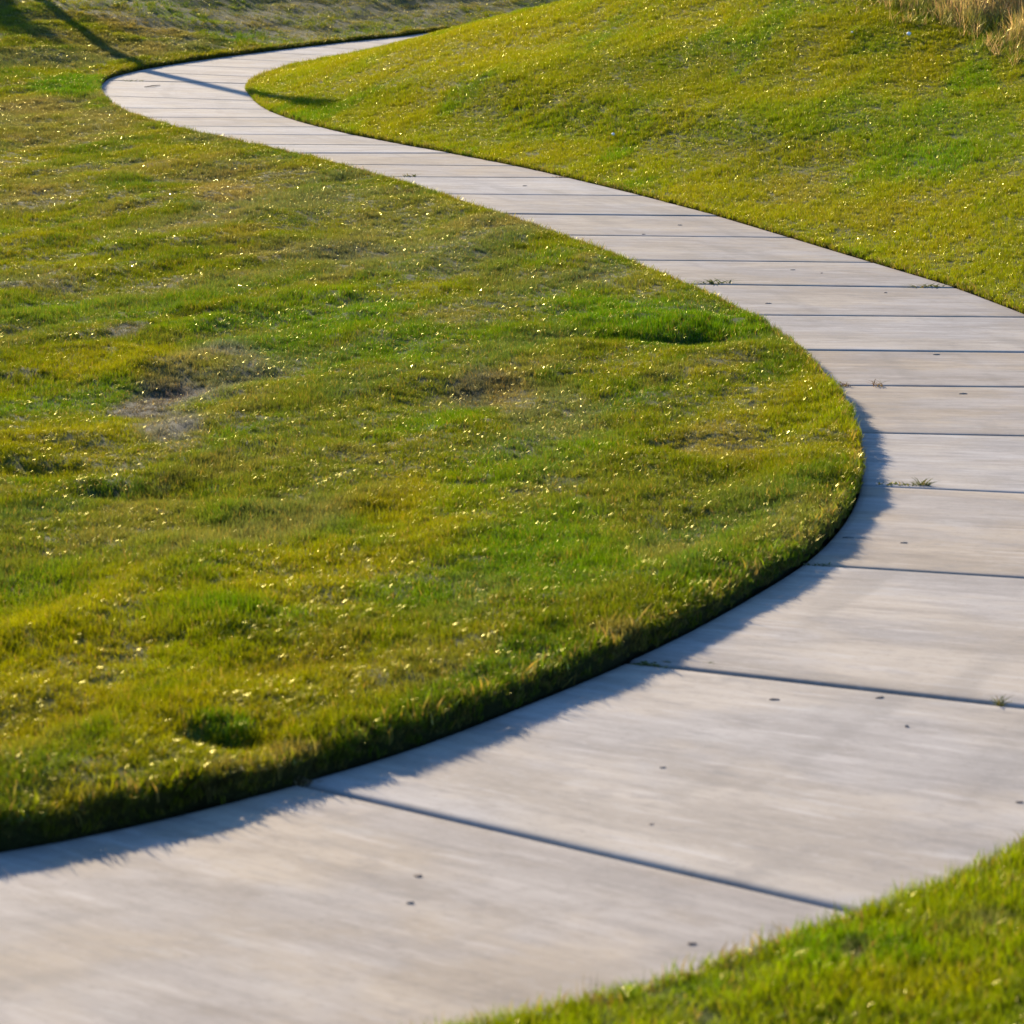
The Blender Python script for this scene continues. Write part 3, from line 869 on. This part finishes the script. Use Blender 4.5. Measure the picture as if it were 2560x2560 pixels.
LEAVES = [
 (1936, 1750, .050, .014, 0.0, 0, 'elongated brown leaf scrap below the wide shadowed joint'),
 (2199, 1745, .045, .018, .5, 0, 'tilted brown leaf scrap just under the wide joint, right of centre'),
 (2267, 1817, .026, .016, 1.2, 1, 'small dark crumb below the wide joint near the right side'),
 (1628, 2063, .026, .018, .7, 0, 'dark brown crumb above the lowest diagonal joint'),
 (1657, 1921, .026, .012, .3, 1, 'thin grey leaf bit in the middle of the large near slab'),
 (1730, 2361, .030, .015, .2, 0, 'pair-like brown scrap beside the lower right grass tips'),
 (2549, 2007, .030, .016, .1, 0, 'brown scrap at the extreme right of the large near slab'),
 (1045, 2191, .034, .024, 2.6, 0, 'largest rounded brown scrap on the lowest slab'),
 (1026, 2259, .026, .008, .1, 1, 'thin dark sliver below the rounded brown scrap'),
 (2120, 1345, .075, .020, 0.0, 1, 'dark leaf lying in the blue turf shadow'),
 (2260, 1358, .045, .014, .0, 1, 'grey leaf just outside the turf shadow'),
 (1921, 759, .070, .022, .0, 1, 'dark leaf left of centre on the slab below the weedy joint'),
 (1982, 675, .060, .020, .1, 1, 'flat dark leaf on the slab above the weedy joint'),
 (2054, 683, .040, .022, .9, 0, 'brown nub right of the flat dark leaf'),
 (2408, 985, .075, .018, .15, 1, 'slim dark leaf on the slab at right, near the dead weed'),
 (2341, 887, .070, .018, .2, 1, 'slim dark leaf just below the thick straight joint'),
 (2214, 732, .040, .020, .6, 0, 'brown speck just under the weedy joint at right'),
 (1312, 465, .070, .018, .0, 1, 'dark sliver on the slab below the thick far joint'),
 (1700, 563, .060, .022, .0, 1, 'dark leaf near the right turf on a mid slab'),
 (1609, 586, .050, .020, .4, 0, 'brown crumb touching a mid joint, right half'),
]
for k, (px, py, ln, wd, rz, mt, lab) in enumerate(LEAVES):
    x, y = G(px, py)
    o = link('leaf', leaf_mesh(700 + k, ln * .8, wd * .8), M_LEAF if mt == 0 else M_LEAF2, loc=(x, y, float(base(y)) + 0.0005))
    o.rotation_euler = (-math.atan(0.082) * float(y < 20), 0, rz)
    tag(o, lab, 'leaf', 'dry leaf scraps on the concrete path')
# twig at the far bend
def tube(pts, rad, seg=6):
    V = []; F = []
    for i, p in enumerate(pts):
        p = Vector(p)
        a = Vector(pts[max(0, i - 1)]); b = Vector(pts[min(len(pts) - 1, i + 1)])
        q = (b - a).to_track_quat('Z', 'Y')
        r = rad[i] if hasattr(rad, '__len__') else rad
        for k in range(seg):
            t = 2 * math.pi * k / seg
            V.append(tuple(p + q @ Vector((math.cos(t) * r, math.sin(t) * r, 0))))
    for i in range(len(pts) - 1):
        for k in range(seg):
            a = i * seg + k; b = i * seg + (k + 1) % seg
            F.append((a, b, b + seg, a + seg))
    n = len(V)
    F.append(tuple(range(seg - 1, -1, -1))); F.append(tuple(range(n - seg, n)))
    return V, F
a = G(362, 219); b = G(400, 214.5)
V, F = tube([(a[0], a[1], .012), (a[0] * .5 + b[0] * .5, a[1] * .5 + b[1] * .5 - .05, .018), (b[0], b[1], .012)], [.006, .009, .005])
tw_ = link('twig', mesh('twig', V, F, M_BARK))
tag(tw_, 'thin dark twig lying on the slab at the far bend', 'twig')

# ------------------------------------------------------------------ white flower heads on the hill
def flower(px, py, r, lab):
    x, y, z = lawn_hit(px, py, 0.04)
    root = bpy.data.objects.new('flower', None); COL.objects.link(root); root.location = (x, y, z - 0.03)
    V, F = tube([(0, 0, 0), (0.004, 0, .04), (0, 0, .055)], .002)
    link('stem', mesh('stem', V, F, M_WEED), parent=root)
    V = []; F = []
    for i in range(5):
        for k in range(12):
            th = math.pi * (i + 0.0) / 4; t = 2 * math.pi * k / 12
            rr = r * math.sin(th) * (1 + .08 * (k % 2))
            V.append((rr * math.cos(t), rr * math.sin(t), .06 + r * .85 * math.cos(th)))
    for i in range(4):
        for k in range(12):
            a = i * 12 + k; b = i * 12 + (k + 1) % 12
            F.append((a, a + 12, b + 12, b))
    link('flower_head', mesh('flower_head', V, F, M_WHITE, True), parent=root)
    tag(root, lab, 'flower', 'white flower heads in the hill grass')
flower(2272, 90, .034, 'largest round white flower head, just below the tall dry grass')
flower(2130, 87, .016, 'tiny white flower head left of the largest one')
flower(1533, 342, .022, 'small white flower head low on the hill above the path')

# ------------------------------------------------------------------ street lamp beyond the frame (its shadow crosses the path)
def shadow_base(px, py, L, dz=0.0):
    x, y, z = lawn_hit(px, py)
    hx, hy = -math.sin(SUN_AZ), math.cos(SUN_AZ)
    return x + hx * L, y + hy * L, z + L * math.tan(SUN_EL)
LAMP_L = 19.0
bx_, by_ = -4.2 - math.sin(SUN_AZ) * (LAMP_L + 1.2), 50.6 + math.cos(SUN_AZ) * (LAMP_L + 1.2); topz = 0.4 + (LAMP_L + 2.6) * math.tan(SUN_EL)
gz = float(lawn_height(bx_, by_)[0][0])
lamp = bpy.data.objects.new('street_lamp', None); COL.objects.link(lamp); lamp.location = (bx_, by_, gz)
hgt = topz - gz
V, F = tube([(0, 0, -.2), (0, 0, .5), (0, 0, hgt * .5), (0, 0, hgt)], [.17, .165, .155, .14], 12)
link('pole', mesh('pole', V, F, M_STEEL, True), parent=lamp)
V, F = tube([(0, 0, -.2), (0, 0, .25), (0, 0, .35)], [.26, .24, .13], 16)
link('pole_base', mesh('pole_base', V, F, M_CON), parent=lamp)
V, F = tube([(0, 0, hgt - .05), (0, 0, hgt + .1), (0, 0, hgt + .3)], [.15, .31, .26], 14)
head = link('lamp_head', mesh('lamp_head', V, F, M_STEEL, True), parent=lamp)
V, F = tube([(0, 0, hgt - .22), (0, 0, hgt - .06)], [.16, .24], 14)
link('lamp_glass', mesh('lamp_glass', V, F, M_GLASS, True), parent=head)
tag(lamp, 'dark post top street lamp standing on the bank beyond the far bend', 'street lamp')
print('lamp at', bx_, by_, gz, 'height', hgt)

# ------------------------------------------------------------------ trees on the bank outside the frame: their crowns shade the top left corner
def tree(px, py, L, h_over, crown_r, crown_h, lab, seed, nleaf=2600):
    r = random.Random(seed)
    x, y, z = lawn_hit(px, py)
    hx, hy = -math.sin(SUN_AZ), math.cos(SUN_AZ)
    x += hx * L; y += hy * L
    g0 = float(lawn_height(x, y)[0][0])
    cz = z + L * math.tan(SUN_EL) - g0                # crown centre so that its shadow falls at the picture point
    root = bpy.data.objects.new('tree', None); COL.objects.link(root); root.location = (x, y, g0)
    V, F = tube([(0, 0, -.2), (.03, 0, cz * .4), (-.04, .03, cz * .8), (0, 0, cz + crown_h * .5)], [.13, .10, .07, .02], 8)
    for k in range(9):
        a = r.uniform(0, 6.28); z0 = cz * r.uniform(.45, .9)
        e = (math.cos(a) * crown_r * .75, math.sin(a) * crown_r * .75, z0 + crown_h * r.uniform(.2, .5))
        v2, f2 = tube([(0, 0, z0), (e[0] * .5, e[1] * .5, (z0 + e[2]) / 2), e], [.045, .03, .01], 5)
        o = len(V); V += v2; F += [tuple(i + o for i in f) for f in f2]
    link('trunk', mesh('trunk', V, F, M_BARK), parent=root)
    V = []; F = []
    clumps = [(r.gauss(0, .45) * crown_r, r.gauss(0, .45) * crown_r, cz + r.gauss(0, .4) * crown_h) for _ in range(38)]
    for k in range(nleaf):
        c = clumps[k % len(clumps)]
        p = Vector((c[0] + r.gauss(0, .17) * crown_r, c[1] + r.gauss(0, .17) * crown_r, c[2] + r.gauss(0, .15) * crown_h))
        if p.z < .3: continue
        u = Vector((r.gauss(0, 1), r.gauss(0, 1), r.gauss(0, 1))).normalized(); v = u.orthogonal().normalized()
        s = r.uniform(.035, .07)
        i0 = len(V)
        V += [tuple(p - u * s * 1.5), tuple(p + v * s), tuple(p + u * s * 1.5), tuple(p - v * s)]; F.append((i0, i0 + 1, i0 + 2, i0 + 3))
    cr = link('crown', mesh('crown', V, F, M_CLOSE), parent=root)
    tag(root, lab, 'tree')
tree(-250, -20, 14.0, 0, 1.3, 0.55, 'young leafy tree on the bank beyond the top left corner', 5, 9000)
